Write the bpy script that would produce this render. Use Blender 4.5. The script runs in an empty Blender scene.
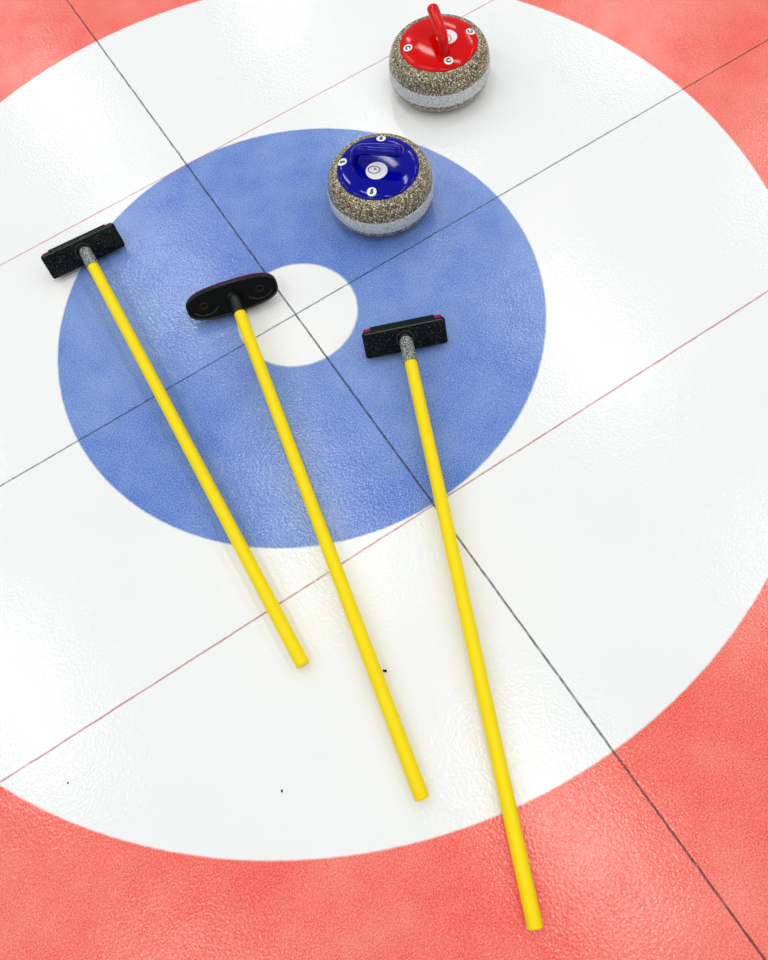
import bpy, bmesh, math, random
from mathutils import Vector, Matrix
random.seed(7)
scene = bpy.context.scene
col = scene.collection
PI = math.pi

# ------------------------------------------------------------------ helpers
def link(name, bm, mat, parent=None, smooth=True, origin=None):
    """link a bmesh (in the parent's space, or in world space with origin) as ONE mesh object"""
    bmesh.ops.recalc_face_normals(bm, faces=bm.faces)
    me = bpy.data.meshes.new(name)
    bm.to_mesh(me); bm.free()
    if smooth:
        for p in me.polygons: p.use_smooth = True
    o = bpy.data.objects.new(name, me)
    me.materials.append(mat)
    col.objects.link(o)
    if parent is not None: o.parent = parent
    if origin is not None: o.location = origin
    if smooth:
        try:
            me.set_sharp_from_angle(angle=math.radians(38))
        except Exception:
            pass
    return o

def thing(name, label, cat, loc, rotz=0, group=None):
    o = bpy.data.objects.new(name, None)
    o.empty_display_size = .05
    col.objects.link(o)
    o.location = loc; o.rotation_euler = (0, 0, rotz)
    o['label'] = label; o['category'] = cat
    if group: o['group'] = group
    return o

def lathe(bm, prof, n=96, closed=False):
    rings = []
    for r, z in prof:
        if r < 1e-6:
            rings.append([bm.verts.new((0, 0, z))])
        else:
            rings.append([bm.verts.new((r*math.cos(2*PI*i/n), r*math.sin(2*PI*i/n), z)) for i in range(n)])
    m = len(rings)
    for k in range(m if closed else m-1):
        a, b = rings[k], rings[(k+1) % m]
        for i in range(n):
            j = (i+1) % n
            if len(a) == 1 and len(b) == 1: break
            if len(a) == 1: bm.faces.new((a[0], b[i], b[j]))
            elif len(b) == 1: bm.faces.new((a[i], b[0], a[j]))
            else: bm.faces.new((a[i], b[i], b[j], a[j]))

def catmull(pts, sub=8):
    out = []
    P = [pts[0]] + list(pts) + [pts[-1]]
    for i in range(1, len(P)-2):
        for s in range(sub):
            t = s/sub
            out.append(tuple(.5*((2*b) + (-a+c)*t + (2*a-5*b+4*c-d)*t*t + (-a+3*b-3*c+d)*t**3)
                             for a, b, c, d in zip(P[i-1], P[i], P[i+1], P[i+2])))
    out.append(tuple(pts[-1]))
    return out

def sweep(bm, path, n=24, up=Vector((0, 1, 0)), caps=True):
    """path: (x,y,z, r_side, r_other); 'up' is the constant side direction"""
    rings = []
    for i, q in enumerate(path):
        p = Vector(q[:3])
        a = Vector(path[max(i-1, 0)][:3]); b = Vector(path[min(i+1, len(path)-1)][:3])
        t = (b-a).normalized()
        s = (up - t*up.dot(t)).normalized()
        w = t.cross(s)
        rings.append([bm.verts.new(p + s*(q[3]*math.cos(2*PI*k/n)) + w*(q[4]*math.sin(2*PI*k/n))) for k in range(n)])
    for A, B in zip(rings, rings[1:]):
        for k in range(n):
            j = (k+1) % n
            bm.faces.new((A[k], B[k], B[j], A[j]))
    if caps:
        bm.faces.new(rings[0][::-1]); bm.faces.new(rings[-1])
    return rings

def frame(c, x, y, z):
    return Matrix(((x.x, y.x, z.x, c.x), (x.y, y.y, z.y, c.y), (x.z, y.z, z.z, c.z), (0, 0, 0, 1)))

# ------------------------------------------------------------------ materials
def new_mat(name):
    m = bpy.data.materials.new(name); m.use_nodes = True
    nt = m.node_tree
    return m, nt, nt.nodes['Principled BSDF']

class NB:
    """tiny node builder"""
    def __init__(self, nt): self.nt = nt
    def n(self, t, **kw):
        nd = self.nt.nodes.new(t)
        for k, v in kw.items(): setattr(nd, k, v)
        return nd
    def set(self, sock, v):
        if hasattr(v, 'links') or isinstance(v, bpy.types.NodeSocket): self.nt.links.new(v, sock)
        else: sock.default_value = v
    def math(self, op, a, b=0.0, clamp=False):
        nd = self.n('ShaderNodeMath', operation=op); nd.use_clamp = clamp
        self.set(nd.inputs[0], a); self.set(nd.inputs[1], b); return nd.outputs[0]
    def mapr(self, v, a, b, c=0.0, d=1.0, smooth=True):
        nd = self.n('ShaderNodeMapRange')
        nd.interpolation_type = 'SMOOTHSTEP' if smooth else 'LINEAR'
        self.set(nd.inputs[0], v)
        for i, x in enumerate((a, b, c, d)): self.set(nd.inputs[i+1], x)
        return nd.outputs[0]
    def mix(self, f, a, b):
        nd = self.n('ShaderNodeMix', data_type='RGBA')
        self.set(nd.inputs[0], f); self.set(nd.inputs[6], a); self.set(nd.inputs[7], b)
        return nd.outputs[2]
    def noise(self, vec, scale, detail=2, rough=.5):
        nd = self.n('ShaderNodeTexNoise')
        self.nt.links.new(vec, nd.inputs['Vector'])
        nd.inputs['Scale'].default_value = scale; nd.inputs['Detail'].default_value = detail
        nd.inputs['Roughness'].default_value = rough
        return nd.outputs[0]
    def voro(self, vec, scale, feature='F1', out='Distance'):
        nd = self.n('ShaderNodeTexVoronoi', feature=feature)
        self.nt.links.new(vec, nd.inputs['Vector']); nd.inputs['Scale'].default_value = scale
        return nd.outputs[out]
    def ramp(self, f, stops, interp='LINEAR'):
        nd = self.n('ShaderNodeValToRGB'); cr = nd.color_ramp; cr.interpolation = interp
        while len(cr.elements) < len(stops): cr.elements.new(.5)
        for e, (p, c) in zip(cr.elements, stops): e.position = p; e.color = (*c, 1)
        self.nt.links.new(f, nd.inputs[0]); return nd.outputs[0]
    def bump(self, h, strength, dist):
        nd = self.n('ShaderNodeBump'); nd.inputs['Strength'].default_value = strength
        nd.inputs['Distance'].default_value = dist
        self.nt.links.new(h, nd.inputs['Height']); return nd.outputs[0]

def srgb(r, g, b):
    f = lambda c: (c/255)/12.92 if c/255 <= .04045 else ((c/255+.055)/1.055)**2.4
    return (f(r), f(g), f(b))

def plain(name, c, rough=.4, spec=.5, coat=0.0, var=0.0, scale=40, bump=0.0, bscale=300):
    m, nt, b = new_mat(name); N = NB(nt)
    b.inputs['Roughness'].default_value = rough
    b.inputs['Specular IOR Level'].default_value = spec
    if coat:
        b.inputs['Coat Weight'].default_value = coat; b.inputs['Coat Roughness'].default_value = .06
    vec = N.n('ShaderNodeTexCoord').outputs['Object']
    f = N.noise(vec, scale, 3)
    lo = tuple(x*(1-var) for x in c); hi = tuple(min(1, x*(1+var)) for x in c)
    nt.links.new(N.mix(f, (*lo, 1), (*hi, 1)), b.inputs['Base Color'])
    if bump:
        nt.links.new(N.bump(N.noise(vec, bscale, 3), bump, .001), b.inputs['Normal'])
    return m

R_BUTTON, R_FOUR, R_EIGHT, R_TWELVE = .1504, .6075, 1.2192, 1.83
def ice_material():
    m, nt, b = new_mat('pebbled_curling_ice'); N = NB(nt)
    vec = N.n('ShaderNodeTexCoord').outputs['Object']
    sep = N.n('ShaderNodeSeparateXYZ'); nt.links.new(vec, sep.inputs[0])
    x, y = sep.outputs[0], sep.outputs[1]
    flat = N.n('ShaderNodeCombineXYZ'); nt.links.new(x, flat.inputs[0]); nt.links.new(y, flat.inputs[1])
    P = flat.outputs[0]
    ln = N.n('ShaderNodeVectorMath', operation='LENGTH'); nt.links.new(P, ln.inputs[0])
    wob = N.math('MULTIPLY', N.math('SUBTRACT', N.noise(P, 60, 2), .5), .0022)
    r = N.math('ADD', ln.outputs['Value'], wob)
    # the two inner rings were sprayed a few millimetres off the crossing lines
    sh = N.n('ShaderNodeVectorMath', operation='SUBTRACT'); nt.links.new(P, sh.inputs[0]); sh.inputs[1].default_value = (.003, .0007, 0)
    ln2 = N.n('ShaderNodeVectorMath', operation='LENGTH'); nt.links.new(sh.outputs[0], ln2.inputs[0])
    r_in = N.math('ADD', ln2.outputs['Value'], wob)
    cloud = N.noise(P, 2.2, 3, .6)          # patchy frost over the paint
    fine = N.noise(P, 210, 4, .75)           # grain of the pebble
    mid = N.noise(P, 14, 3, .6)
    white = N.mix(cloud, (*srgb(238, 242, 243), 1), (*srgb(249, 250, 249), 1))
    grain = N.math('SUBTRACT', N.noise(P, 330, 1, .6), .5)
    frost = N.math('ADD', N.math('MULTIPLY', cloud, 1.1), N.math('ADD', N.math('MULTIPLY', fine, .7), N.math('MULTIPLY', mid, .45)))
    fr = N.mapr(N.math('ADD', frost, N.math('MULTIPLY', grain, 1.9)), .60, 1.62, 0, 1, smooth=False)
    blue = N.mix(fr, (*BLUE_LO, 1), (*BLUE_HI, 1))
    red = N.mix(fr, (*RED_LO, 1), (*RED_HI, 1))
    def edge(rad, w, rr=r): return N.mapr(rr, rad-w, rad+w)
    c = N.mix(edge(R_BUTTON, .004, r_in), white, blue)
    c = N.mix(edge(R_FOUR, .003, r_in), c, white)
    c = N.mix(edge(R_EIGHT, .003), c, red)
    c = N.mix(edge(R_TWELVE, .003), c, white)
    brk = N.mapr(N.noise(P, 45, 2), .3, .6, .7, 1)
    wl = N.math('MULTIPLY', N.math('SUBTRACT', N.noise(P, 25, 2), .5), .003)
    def line(v, off, w, colr, amt, c):
        d = N.math('ABSOLUTE', N.math('SUBTRACT', N.math('ADD', v, wl), off))
        k = N.mapr(d, w*.5, w*1.1, 1, 0)
        k = N.math('MULTIPLY', N.math('MULTIPLY', k, brk), amt)
        return N.mix(k, c, (*colr, 1))
    c = line(y, .6048, .0026, srgb(190, 80, 95), .62, c)
    c = line(y, -.6101, .0026, srgb(180, 60, 80), .7, c)
    c = line(y, .001, .0026, srgb(28, 36, 46), .72, c)
    c = line(x, -.0015, .0030, srgb(28, 36, 46), .82, c)
    nt.links.new(c, b.inputs['Base Color'])
    b.inputs['Roughness'].default_value = .16
    b.inputs['IOR'].default_value = 1.38
    b.inputs['Specular IOR Level'].default_value = .55
    peb = N.voro(P, 190, 'SMOOTH_F1')
    h = N.math('ADD', N.math('MULTIPLY', peb, .8), N.math('MULTIPLY', fine, .12))
    nt.links.new(N.bump(h, .35, .0014), b.inputs['Normal'])
    return m
BLUE_LO, BLUE_HI = srgb(46, 98, 198), srgb(150, 176, 224)
RED_LO, RED_HI = srgb(240, 62, 46), srgb(253, 154, 141)
ICE = ice_material()

def granite_material():
    m, nt, b = new_mat('polished_speckled_granite'); N = NB(nt)
    vec = N.n('ShaderNodeTexCoord').outputs['Object']
    a = N.voro(vec, 420, 'F1', 'Color')
    s = N.n('ShaderNodeSeparateColor'); nt.links.new(a, s.inputs[0])
    c = N.ramp(s.outputs[0], [(0, srgb(40, 36, 28)), (.2, srgb(98, 87, 66)), (.45, srgb(136, 124, 98)),
                              (.68, srgb(180, 168, 138)), (.88, srgb(248, 240, 212))], 'CONSTANT')
    c = N.mix(N.mapr(N.noise(vec, 60, 2), .4, .7, 0, .35), c, (*srgb(120, 113, 98), 1))
    nt.links.new(c, b.inputs['Base Color'])
    b.inputs['Roughness'].default_value = .22
    b.inputs['Specular IOR Level'].default_value = .35
    nt.links.new(N.bump(s.outputs[1], .15, .0006), b.inputs['Normal'])
    return m
def band_material():
    m, nt, b = new_mat('frosted_striking_band'); N = NB(nt)
    vec = N.n('ShaderNodeTexCoord').outputs['Object']
    a = N.voro(vec, 480, 'F1', 'Color')
    s = N.n('ShaderNodeSeparateColor'); nt.links.new(a, s.inputs[0])
    c = N.ramp(s.outputs[0], [(0, srgb(168, 170, 170)), (.25, srgb(200, 203, 203)), (.6, srgb(220, 223, 223)), (.85, srgb(238, 240, 240))], 'CONSTANT')
    nt.links.new(c, b.inputs['Base Color'])
    b.inputs['Roughness'].default_value = .75; b.inputs['Specular IOR Level'].default_value = .2
    return m
def molded_black(name, grain=True):
    m, nt, b = new_mat(name); N = NB(nt)
    vec = N.n('ShaderNodeTexCoord').outputs['Object']
    w = N.n('ShaderNodeTexWave', wave_type='RINGS'); nt.links.new(vec, w.inputs['Vector'])
    w.inputs['Scale'].default_value = 45; w.inputs['Distortion'].default_value = 9; w.inputs['Detail'].default_value = 2
    w.inputs['Detail Scale'].default_value = 2.2
    f = N.noise(vec, 260, 3, .7)
    if grain:
        k = N.math('MULTIPLY', N.mapr(f, .5, .72), w.outputs['Fac'])
        c = N.mix(k, (*srgb(6, 9, 10), 1), (*srgb(78, 98, 102), 1))
        h = N.math('ADD', N.math('MULTIPLY', w.outputs['Fac'], .6), f)
        nt.links.new(N.bump(h, .35, .0012), b.inputs['Normal'])
    else:
        c = N.mix(f, (*srgb(7, 8, 9), 1), (*srgb(14, 16, 16), 1))
    nt.links.new(c, b.inputs['Base Color'])
    b.inputs['Roughness'].default_value = .38 if grain else .24
    b.inputs['Specular IOR Level'].default_value = .13
    return m
def scuff_and_highlight_black():
    m, nt, b = new_mat('scuff_and_highlight_socket'); N = NB(nt)
    vec = N.n('ShaderNodeTexCoord').outputs['Object']
    f = N.noise(vec, 420, 3, .75)
    k = N.mapr(f, .48, .55)
    c = N.mix(k, (*srgb(12, 15, 16), 1), (*srgb(190, 198, 196), 1))  # pale flecks: scuffs, plus the socket's highlight put into the colour
    nt.links.new(c, b.inputs['Base Color'])
    b.inputs['Roughness'].default_value = .35
    b.inputs['Specular IOR Level'].default_value = .3
    return m

GRANITE, BAND = granite_material(), band_material()
BLUE_PL = plain('glossy_blue_plastic', srgb(0, 6, 148), .08, .26, 0, .06)
RED_PL = plain('glossy_red_plastic', srgb(216, 0, 0), .1, .24, 0, .05)
STICKER = plain('white_sticker_vinyl', srgb(246, 248, 250), .5, .25)
INK = plain('black_ink', srgb(8, 10, 12), .6, .2)
YELLOW = plain('yellow_painted_handle', srgb(255, 226, 0), .36, .22, 0, .03, 12)
PLATE = molded_black('molded_black_plastic')
GLOSSBLK = molded_black('smooth_black_plastic', False)
SOCKET = scuff_and_highlight_black()
SOCKET_DK = plain('dark_socket_plastic', srgb(14, 16, 17), .35, .3)
PINK = plain('pink_pad_fabric', srgb(172, 22, 66), .8, .2, 0, .2, 200, .3, 700)
ORANGE = plain('coral_pad_fabric', srgb(176, 52, 44), .8, .2, 0, .2, 200, .3, 700)
STRAP = plain('black_pad_foam', srgb(13, 18, 19), .7, .2, 0, .3, 200, .3, 500)
RIM_DK = plain('satin_black_rim', srgb(20, 24, 22), .4, .4)
SHINY = plain('shiny_black_plastic', srgb(10, 12, 12), .16, .9)
RIM = plain('pale_plate_rim', srgb(78, 86, 80), .5, .3, 0, .3, 150)  # pale grey for the far-edge ridge and the socket ring
CRUMB = plain('dark_grit', srgb(26, 26, 24), .8, .2)

# ------------------------------------------------------------------ ice sheet
bm = bmesh.new()
S = 5.0
bmesh.ops.create_cube(bm, size=1, matrix=Matrix.Translation((0, 0, -.03)) @ Matrix.Diagonal((2*S, 2*S, .06, 1)))
floor = link('floor', bm, ICE, smooth=False)
floor['kind'] = 'structure'
floor['label'] = 'pebbled white curling ice painted with a blue and red house'

# ------------------------------------------------------------------ curling stones
LID = [(0, .1400), (.03, .1396), (.055, .1384), (.075, .1365), (.088, .1345), (.096, .1322), (.1005, .1300), (.1022, .1275)]
def lid_z(r):
    for (a, za), (b, zb) in zip(LID, LID[1:]):
        if r <= b:
            t = (r-a)/(b-a); return za+(zb-za)*t
    return LID[-1][1]

def disc_on_lid(cx, cy, ra, lift, rb=None, inner=0.0, thick=.0005, n=40):
    bm = bmesh.new(); rb = rb or ra
    R = 5; rows = []
    for k in range(R+1):
        f = inner + (1-inner)*k/R
        if f < 1e-6:
            rows.append([(cx, cy)]); continue
        rows.append([(cx+ra*f*math.cos(2*PI*i/n), cy+rb*f*math.sin(2*PI*i/n)) for i in range(n)])
    def ring(pts, dz): return [bm.verts.new((x, y, lid_z(math.hypot(x, y))+dz)) for x, y in pts]
    top = [ring(r_, lift) for r_ in rows]; low = ring(rows[-1], lift-thick)
    seq = top + [low]
    if inner: seq = [ring(rows[0], lift-thick)] + seq
    for a, b in zip(seq, seq[1:]):
        for i in range(n):
            j = (i+1) % n
            if len(a) == 1: bm.faces.new((a[0], b[i], b[j]))
            else: bm.faces.new((a[i], b[i], b[j], a[j]))
    return bm

def text_on_lid(ch, cx, cy, ang, size, lift, bold=.0):
    """one character lying on the lid; ang = direction its top points to"""
    cu = bpy.data.curves.new('glyph', 'FONT'); cu.body = ch; cu.size = size
    cu.align_x = 'CENTER'; cu.align_y = 'CENTER'; cu.offset = bold; cu.extrude = .0002
    ob = bpy.data.objects.new('glyph', cu); col.objects.link(ob)
    dg = bpy.context.evaluated_depsgraph_get()
    me = bpy.data.meshes.new_from_object(ob.evaluated_get(dg))
    bpy.data.objects.remove(ob); bpy.data.curves.remove(cu)
    bm = bmesh.new(); bm.from_mesh(me); bpy.data.meshes.remove(me)
    xs = [v.co.x for v in bm.verts]; ys = [v.co.y for v in bm.verts]
    ox, oy = (min(xs)+max(xs))/2, (min(ys)+max(ys))/2
    a = ang-PI/2
    for v in bm.verts:
        x, y = v.co.x-ox, v.co.y-oy
        X = cx+x*math.cos(a)-y*math.sin(a); Y = cy+x*math.sin(a)+y*math.cos(a)
        v.co = (X, Y, lid_z(math.hypot(X, Y))+lift+v.co.z)
    return bm

def make_stone(label, loc, rotz, plastic, ch, charname, scale, badge, rims):
    t = thing('curling_stone', label, 'curling stone', loc, rotz, 'curling stones')
    t.scale = (scale, scale, 1)
    R0, z1, z2, H = .1353, .0440, .0800, .1268
    prof = [(0, .006), (.052, .006), (.058, .001), (.062, 0.0), (.067, .0004), (.074, .003)]
    for k in range(1, 15):
        a = k/14*PI/2
        prof.append((.074+(R0-.0012-.074)*math.sin(a)**.85, .003+(z1-.003)*(1-math.cos(a))))
    prof += [(R0-.0022, z1+.001), (R0-.0022, z2-.001)]
    for k in range(0, 17):
        a = k/16*PI/2
        prof.append((.1032+(R0-.0012-.1032)*math.cos(a)**.85, z2+(H-z2)*math.sin(a)**1.15))
    prof += [(.1018, H-.001), (.1005, H-.003), (0, H-.003)]
    bm = bmesh.new(); lathe(bm, prof, 112); link('granite_body', bm, GRANITE, t)
    bm = bmesh.new(); lathe(bm, [(.128, z1), (R0-.0006, z1), (R0, z1+.002), (R0+.0002, (z1+z2)/2), (R0, z2-.002), (R0-.0006, z2), (.128, z2)], 112, True)
    o = link('striking_band', bm, BAND, t); o['label'] = 'pale grey frosted striking band'
    bm = bmesh.new(); lathe(bm, LID + [(.1016, .1258), (.0995, .1246), (0, .1246)], 112)
    link('lid', bm, plastic, t)
    bm = bmesh.new()
    pts = [(-.0600, 0, .1345, .0240, .0085), (-.0592, 0, .1395, .0185, .0085), (-.0580, 0, .1460, .0152, .0095), (-.0555, 0, .1580, .0135, .0112),
           (-.0490, 0, .1740, .0132, .0120), (-.0340, 0, .1825, .0140, .0122), (-.005, 0, .1845, .0150, .0130),
           (.035, 0, .1850, .0155, .0134), (.056, 0, .1845, .0152, .0132)]
    path = catmull(pts, 6)
    for k in range(1, 6):
        a = k/6*PI/2
        path.append((.056+.0125*math.sin(a), 0, .1845, .0152*math.cos(a)+.0004, .0132*math.cos(a)+.0004))
    sweep(bm, path, 28)
    link('handle', bm, plastic, t)
    # centre badge with an oval outline and a tiny mark
    st = link('centre_sticker', disc_on_lid(*badge, .0268, .0006), STICKER, t); st['label'] = 'round white centre sticker'
    o = link('oval_outline', disc_on_lid(badge[0]-.0065, badge[1]+.0015, .0158, .0010, .0118, .86, .0003), INK, st)
    link('small_mark', text_on_lid('u', badge[0]-.0045, badge[1]+.004, PI/2, .0095, .0010, .0003), INK, st)
    # three round stickers near the rim, each with the same character facing outward
    for cx, cy in rims:
        k = math.atan2(cy, cx)
        s = link('rim_sticker', disc_on_lid(cx, cy, .0118, .0006), STICKER, t); s['label'] = 'small round white sticker'
        link(charname, text_on_lid(ch, cx, cy, k+PI, .0165, .0010, .0009), INK, s)
    return t

make_stone('granite curling stone with a glossy blue lid, standing on the blue ring', (.3584, .1625, 0), math.radians(-42), BLUE_PL, '5', 'numeral', .995, (.0015, -.0218),
           ((-.0006, -.0841), (-.0905, .0041), (-.0057, .0874)))
make_stone('granite curling stone with a bright red lid, on white ice behind the blue-lidded one', (.7167, .4236, 0), math.radians(70), RED_PL, 'C', 'letter', 1.012, (.0020, -.0224),
           ((-.0784, -.0063), (.0009, .0824), (.0070, -.0874)))

# ------------------------------------------------------------------ brooms
def rrect(w, h, rad, n=6):
    pts = []
    for sx, sy, a0 in ((1, 1, 0), (-1, 1, PI/2), (-1, -1, PI), (1, -1, 1.5*PI)):
        for i in range(n+1):
            a = a0+PI/2*i/n
            pts.append((sx*(w/2-rad)+rad*math.cos(a), sy*(h/2-rad)+rad*math.sin(a)))
    return pts
def superell(w, h, p=2.5, n=72):
    out = []
    for i in range(n):
        a = 2*PI*i/n; c, s = math.cos(a), math.sin(a)
        out.append((w/2*math.copysign(abs(c)**(2/p), c), h/2*math.copysign(abs(s)**(2/p), s)))
    return out
def slab(bm, outline, M, z0, z1, bev=.0015, scale_low=1.0):
    """outline extruded from z0 (back) to z1 (front face) with softened edges, in frame M"""
    def off(pts, d):
        hw = max(abs(p[0]) for p in pts); hh = max(abs(p[1]) for p in pts)
        return [(x*(hw-d)/hw, y*(hh-d)/hh) for x, y in pts]
    lev = [(off(outline, bev), z0), (outline, z0+bev), (outline, z1-bev), (off(outline, bev), z1)]
    rings = [[bm.verts.new(M @ Vector((x, y, z))) for x, y in pts] for pts, z in lev]
    n = len(outline)
    for A, B in zip(rings, rings[1:]):
        for i in range(n):
            j = (i+1) % n
            bm.faces.new((A[i], A[j], B[j], B[i]))
    bm.faces.new(rings[0][::-1]); bm.faces.new(rings[-1])
def arc_ridge(bm, M, cx, cy, r, a0, a1, th, z, n=32, ry=None):
    ry = ry or r
    closed = abs(a1-a0) > 2*PI-1e-3
    rings = []
    cnt = n if closed else n+1
    for i in range(cnt):
        a = a0+(a1-a0)*i/n
        c = Vector((cx+r*math.cos(a), cy+ry*math.sin(a), z))
        d = Vector((math.cos(a), math.sin(a), 0))
        rings.append([bm.verts.new(M @ (c+d*(th*math.cos(q))+Vector((0, 0, th*math.sin(q))))) for q in (0, PI/3, 2*PI/3, PI, 4*PI/3, 5*PI/3)])
    for i in range(cnt if closed else cnt-1):
        A, B = rings[i], rings[(i+1) % cnt]
        for k in range(6):
            j = (k+1) % 6
            bm.faces.new((A[k], B[k], B[j], A[j]))
    if not closed:
        bm.faces.new(rings[0]); bm.faces.new(rings[-1][::-1])

def make_broom(label, C, lang, tip, oval, size, tilt, padmat, socket_len, socket_mat, lean=0.0):
    C = Vector(C); tip = Vector(tip); la = math.radians(lang)
    X = Vector((math.cos(la), math.sin(la), 0))           # along the head
    hh = Vector((math.sin(la), -math.cos(la), 0))         # level, towards the handle
    ti = math.radians(tilt)
    Nn = Vector((0, 0, 1))*math.cos(ti) + hh*math.sin(ti)   # out of the head's face
    Y = Nn.cross(X).normalized()                           # up the face, away from the handle
    base = Vector((C.x, C.y, 0))
    t = thing('curling_broom', label, 'broom', base, 0, 'curling brooms lying on the ice')
    W, Hh = size
    pth, fth = .010, .019                                  # plate and pad thickness
    out = (lambda d: superell(W-d, Hh-d, 2.9)) if oval else (lambda d: rrect(W-d, Hh-d, .007-d*.2))
    # rest the lowest point on the ice
    low = min((X*x+Y*y).z for x, y in out(0)) - math.cos(ti)*(pth+fth)
    Cl = Vector((0, 0, -low+.0008))
    M = frame(Cl, X, Y, Nn)
    # ---- head plate with its molded relief
    bm = bmesh.new(); slab(bm, out(0), M, -pth, 0, .0022)
    head = link('head_plate', bm, GLOSSBLK if oval else PLATE, t)
    bm = bmesh.new()
    if oval:
        n = 72; o1, o2 = superell(W-.0055, Hh-.0055, 2.9, n), superell(W-.0075, Hh-.012, 2.9, n)
        A = [bm.verts.new(M @ Vector((x, y, 0))) for x, y in superell(W-.0035, Hh-.0035, 2.9, n)]
        B = [bm.verts.new(M @ Vector((x, y, .0009))) for x, y in o1]
        D = [bm.verts.new(M @ Vector((x, y, -.0002))) for x, y in o2]
        for P, Q in ((A, B), (B, D)):
            for i in range(n):
                j = (i+1) % n; bm.faces.new((P[i], P[j], Q[j], Q[i]))
        link('raised_rim', bm, RIM_DK, head)
        for s in (-1, 1):
            bm = bmesh.new()
            arc_ridge(bm, M, s*W*.30, -.004, .030, PI+.2, 2*PI-.2, .0030, .0008, 28, .017)
            link('crescent_ridge', bm, SHINY, head)
            bm = bmesh.new()
            arc_ridge(bm, M, s*W*.31, .002, .010, 0, 2*PI, .0014, .0004, 24, .007)
            link('boss_ring', bm, SHINY, head)
    else:
        a, b = W/2-.006, Hh/2-.0035
        for p, q in (((-a, b), (a, b)),):
            arc = [Vector((p[0], p[1], .0004)), Vector((q[0], q[1], .0004))]
            vs = []
            for c in arc:
                vs.append([bm.verts.new(M @ (c+Vector((0, dy, dz)))) for dy, dz in ((-.0013, -.0004), (-.0008, .0008), (.0008, .0008), (.0013, -.0004))])
            for k in range(4): bm.faces.new((vs[0][k], vs[1][k], vs[1][(k+1) % 4], vs[0][(k+1) % 4]))
            bm.faces.new(vs[0]); bm.faces.new(vs[1])
        link('edge_ridge', bm, RIM, head)
        for s in (-1, 1):
            bm = bmesh.new(); arc_ridge(bm, M, s*W*.33, -.002, .017, 0, 2*PI, .0012, .0004, 36)
            link('boss_ring', bm, PLATE, head)
            for q in (-.010, 0, .010):
                bm = bmesh.new(); arc_ridge(bm, M, s*W*.2, q+.002, .006, .3, PI-.3, .0010, .0004, 12)
                link('rib', bm, PLATE, head)
        bm = bmesh.new(); arc_ridge(bm, M, 0, -.001, .0200, 0, 2*PI, .0008, .0004, 40)
        link('socket_ring', bm, RIM, head)
    # ---- pad behind the plate, its cloth showing at the ends, black strip over the middle
    bm = bmesh.new(); slab(bm, out(.004 if oval else .007), M @ Matrix.Translation((0, .0010 if oval else .0028, 0)), -pth-fth, -pth, .003)
    pad = link('brush_pad', bm, padmat, t); pad['label'] = 'pink cloth brush pad' if padmat is PINK else 'coral red cloth brush pad'
    bm = bmesh.new()
    if oval:
        slab(bm, superell(W+.0008, Hh+.0008, 2.9), M, -pth-.006, -pth+.0002, .001)
    else:
        slab(bm, rrect(W-.042, Hh+.003, .004), M, -pth-fth-.0006, -pth-.0002, .002)
    link('pad_holder', bm, STRAP, t)
    # ---- swivel and socket
    T = tip-base
    axis0 = Cl + Nn*.012 + X*lean
    u = (T-axis0).normalized()
    bm = bmesh.new()
    ring = []
    for k, (d, r) in enumerate(((-.002, .0175), (.004, .0165), (.009, .0135), (.014, .011))):
        ring.append([bm.verts.new(Cl + Nn*d + X*(r*math.cos(2*PI*i/28)) + Y*(r*math.sin(2*PI*i/28))) for i in range(28)])
    for A, B in zip(ring, ring[1:]):
        for i in range(28):
            j = (i+1) % 28; bm.faces.new((A[i], A[j], B[j], B[i]))
    bm.faces.new(ring[0][::-1]); bm.faces.new(ring[-1])
    link('swivel_joint', bm, SOCKET_DK, t)
    s0 = axis0 - u*.006
    side = u.cross(Vector((0, 0, 1))).normalized()
    bm = bmesh.new()
    prof = [(0, .0105), (.004, .0140), (.012, .0158), (socket_len-.006, .0168), (socket_len-.001, .0176), (socket_len+.002, .0170), (socket_len+.002, .0146)]
    sweep(bm, [(*(s0+u*d), r, r) for d, r in prof], 28, side)
    link('handle_socket', bm, socket_mat, t)
    # ---- long round handle with a softened end
    bm = bmesh.new()
    h0 = s0+u*(socket_len-.012); Ln = (T-h0).length
    r = .0146
    prof = [(0, r-.001)] + [(Ln*k/20+.001, r) for k in range(20)] + [(Ln-.004, r), (Ln-.0016, r-.0006), (Ln-.0004, r-.0018), (Ln, r-.0036)]
    sweep(bm, [(*(h0+u*d), q, q) for d, q in prof], 32, side)
    link('handle', bm, YELLOW, t)
    return t

make_broom('yellow-handled curling broom leftmost of three, rectangular black head half off the blue ring',
           (-.3622, .4648, 0), -4.5, (-.4181, -.7540, .0150), False, (.203, .064), 55, ORANGE, .060, SOCKET, .005)
make_broom('yellow-handled curling broom with an oval black head overlapping the white button',
           (-.1140, .1003, 0), -14.8, (-.3547, -1.0945, .0150), True, (.2300, .078), 54, PINK, .050, SOCKET_DK, .005)
make_broom('yellow-handled curling broom with a rectangular black head and its tip on red ice',
           (.1676, -.2421, 0), -22.3, (-.3046, -1.3779, .0150), False, (.197, .065), 55, PINK, .063, SOCKET)

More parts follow.
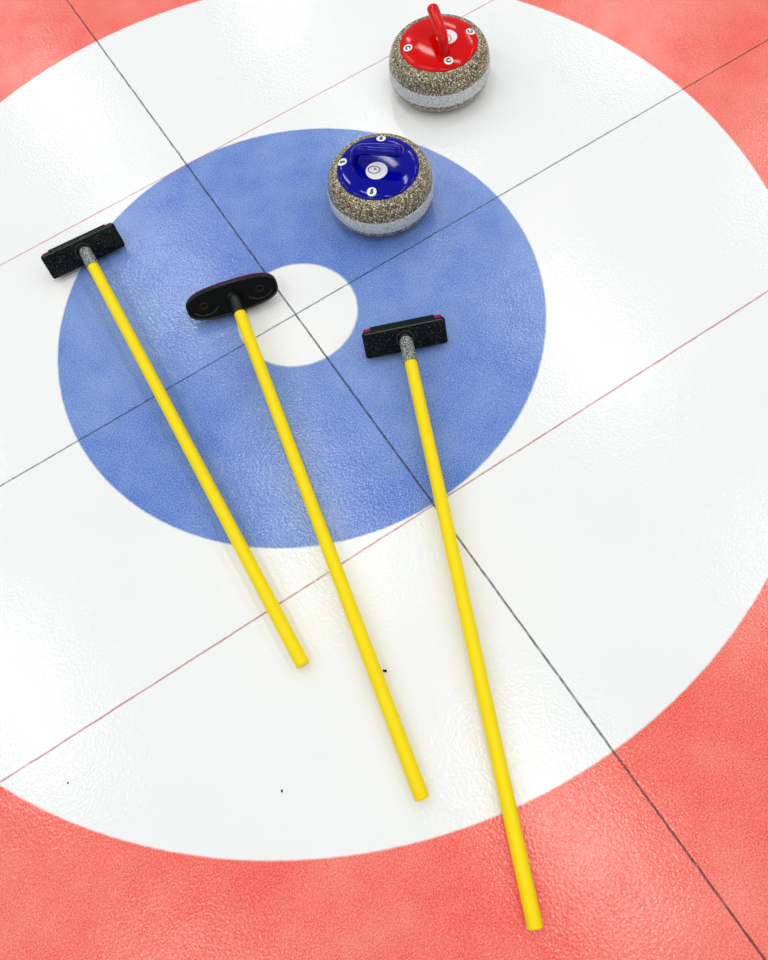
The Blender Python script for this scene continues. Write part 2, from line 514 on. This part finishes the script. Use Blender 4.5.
# ------------------------------------------------------------------ grit on the ice
def crumb(label, x, y, s):
    bm = bmesh.new()
    bmesh.ops.create_icosphere(bm, subdivisions=2, radius=1)
    for v in bm.verts:
        k = 1+random.uniform(-.25, .25)
        v.co = Vector((v.co.x*s*k, v.co.y*s*.65*k, (v.co.z+.9)*s*.4*k))
    zmin = min(v.co.z for v in bm.verts)
    for v in bm.verts: v.co.z -= zmin
    o = link('grit_crumb', bm, CRUMB, None, False, (x, y, 0))
    o.rotation_euler.z = random.uniform(0, 3)
    o['label'] = label; o['category'] = 'crumb'; o['group'] = 'dark crumbs on the ice'
crumb('tiny dark crumb touching the handle of the oval-headed broom', -.2850, -.8520, .0045)
crumb('tiny dark speck on white ice left of the oval-headed broom handle tip', -.5758, -.9343, .0026)
crumb('tiny dark speck on white ice near the lower left end of the red line', -.9317, -.6879, .0022)

# ------------------------------------------------------------------ light: the hall's ceiling lamps and its pale ambient
def lamp(x, y, z, sx, sy, power, rot=0, c=(1, .99, .97)):
    L = bpy.data.lights.new('ceiling_lamp', 'AREA'); L.shape = 'RECTANGLE'; L.size = sx; L.size_y = sy
    L.energy = power; L.color = c
    o = bpy.data.objects.new('ceiling_lamp', L); col.objects.link(o)
    o.location = (x, y, z); o.rotation_euler = (0, 0, rot)
for x in (-6.0, -2.95, .12, 3.05, 6.1):          # five rows of tubes along the sheet
    for y in (-4.8, -1.62, 1.58, 4.75, 7.9):
        lamp(x + (.2 if y < -1 else 0), y, 5.0, .3, 1.8, 74)
w = bpy.data.worlds.new('rink_hall'); scene.world = w; w.use_nodes = True
bg = w.node_tree.nodes['Background']
bg.inputs[0].default_value = (.97, .985, 1, 1); bg.inputs[1].default_value = .95

# ------------------------------------------------------------------ camera
cam = bpy.data.cameras.new('camera'); co = bpy.data.objects.new('camera', cam); col.objects.link(co)
co.location = (-.30556, -1.13746, 1.61165)
co.rotation_mode = 'XYZ'; co.rotation_euler = (.39303, .085866, -.570172)
cam.sensor_fit = 'HORIZONTAL'; cam.sensor_width = 36; cam.lens = 783.962/768*36
cam.clip_start = .02
scene.camera = co
scene.view_settings.view_transform = 'Standard'
scene.view_settings.look = 'None'
scene.view_settings.exposure = -1.42
scene.view_settings.gamma = 1.0
scene.view_settings.use_curve_mapping = False
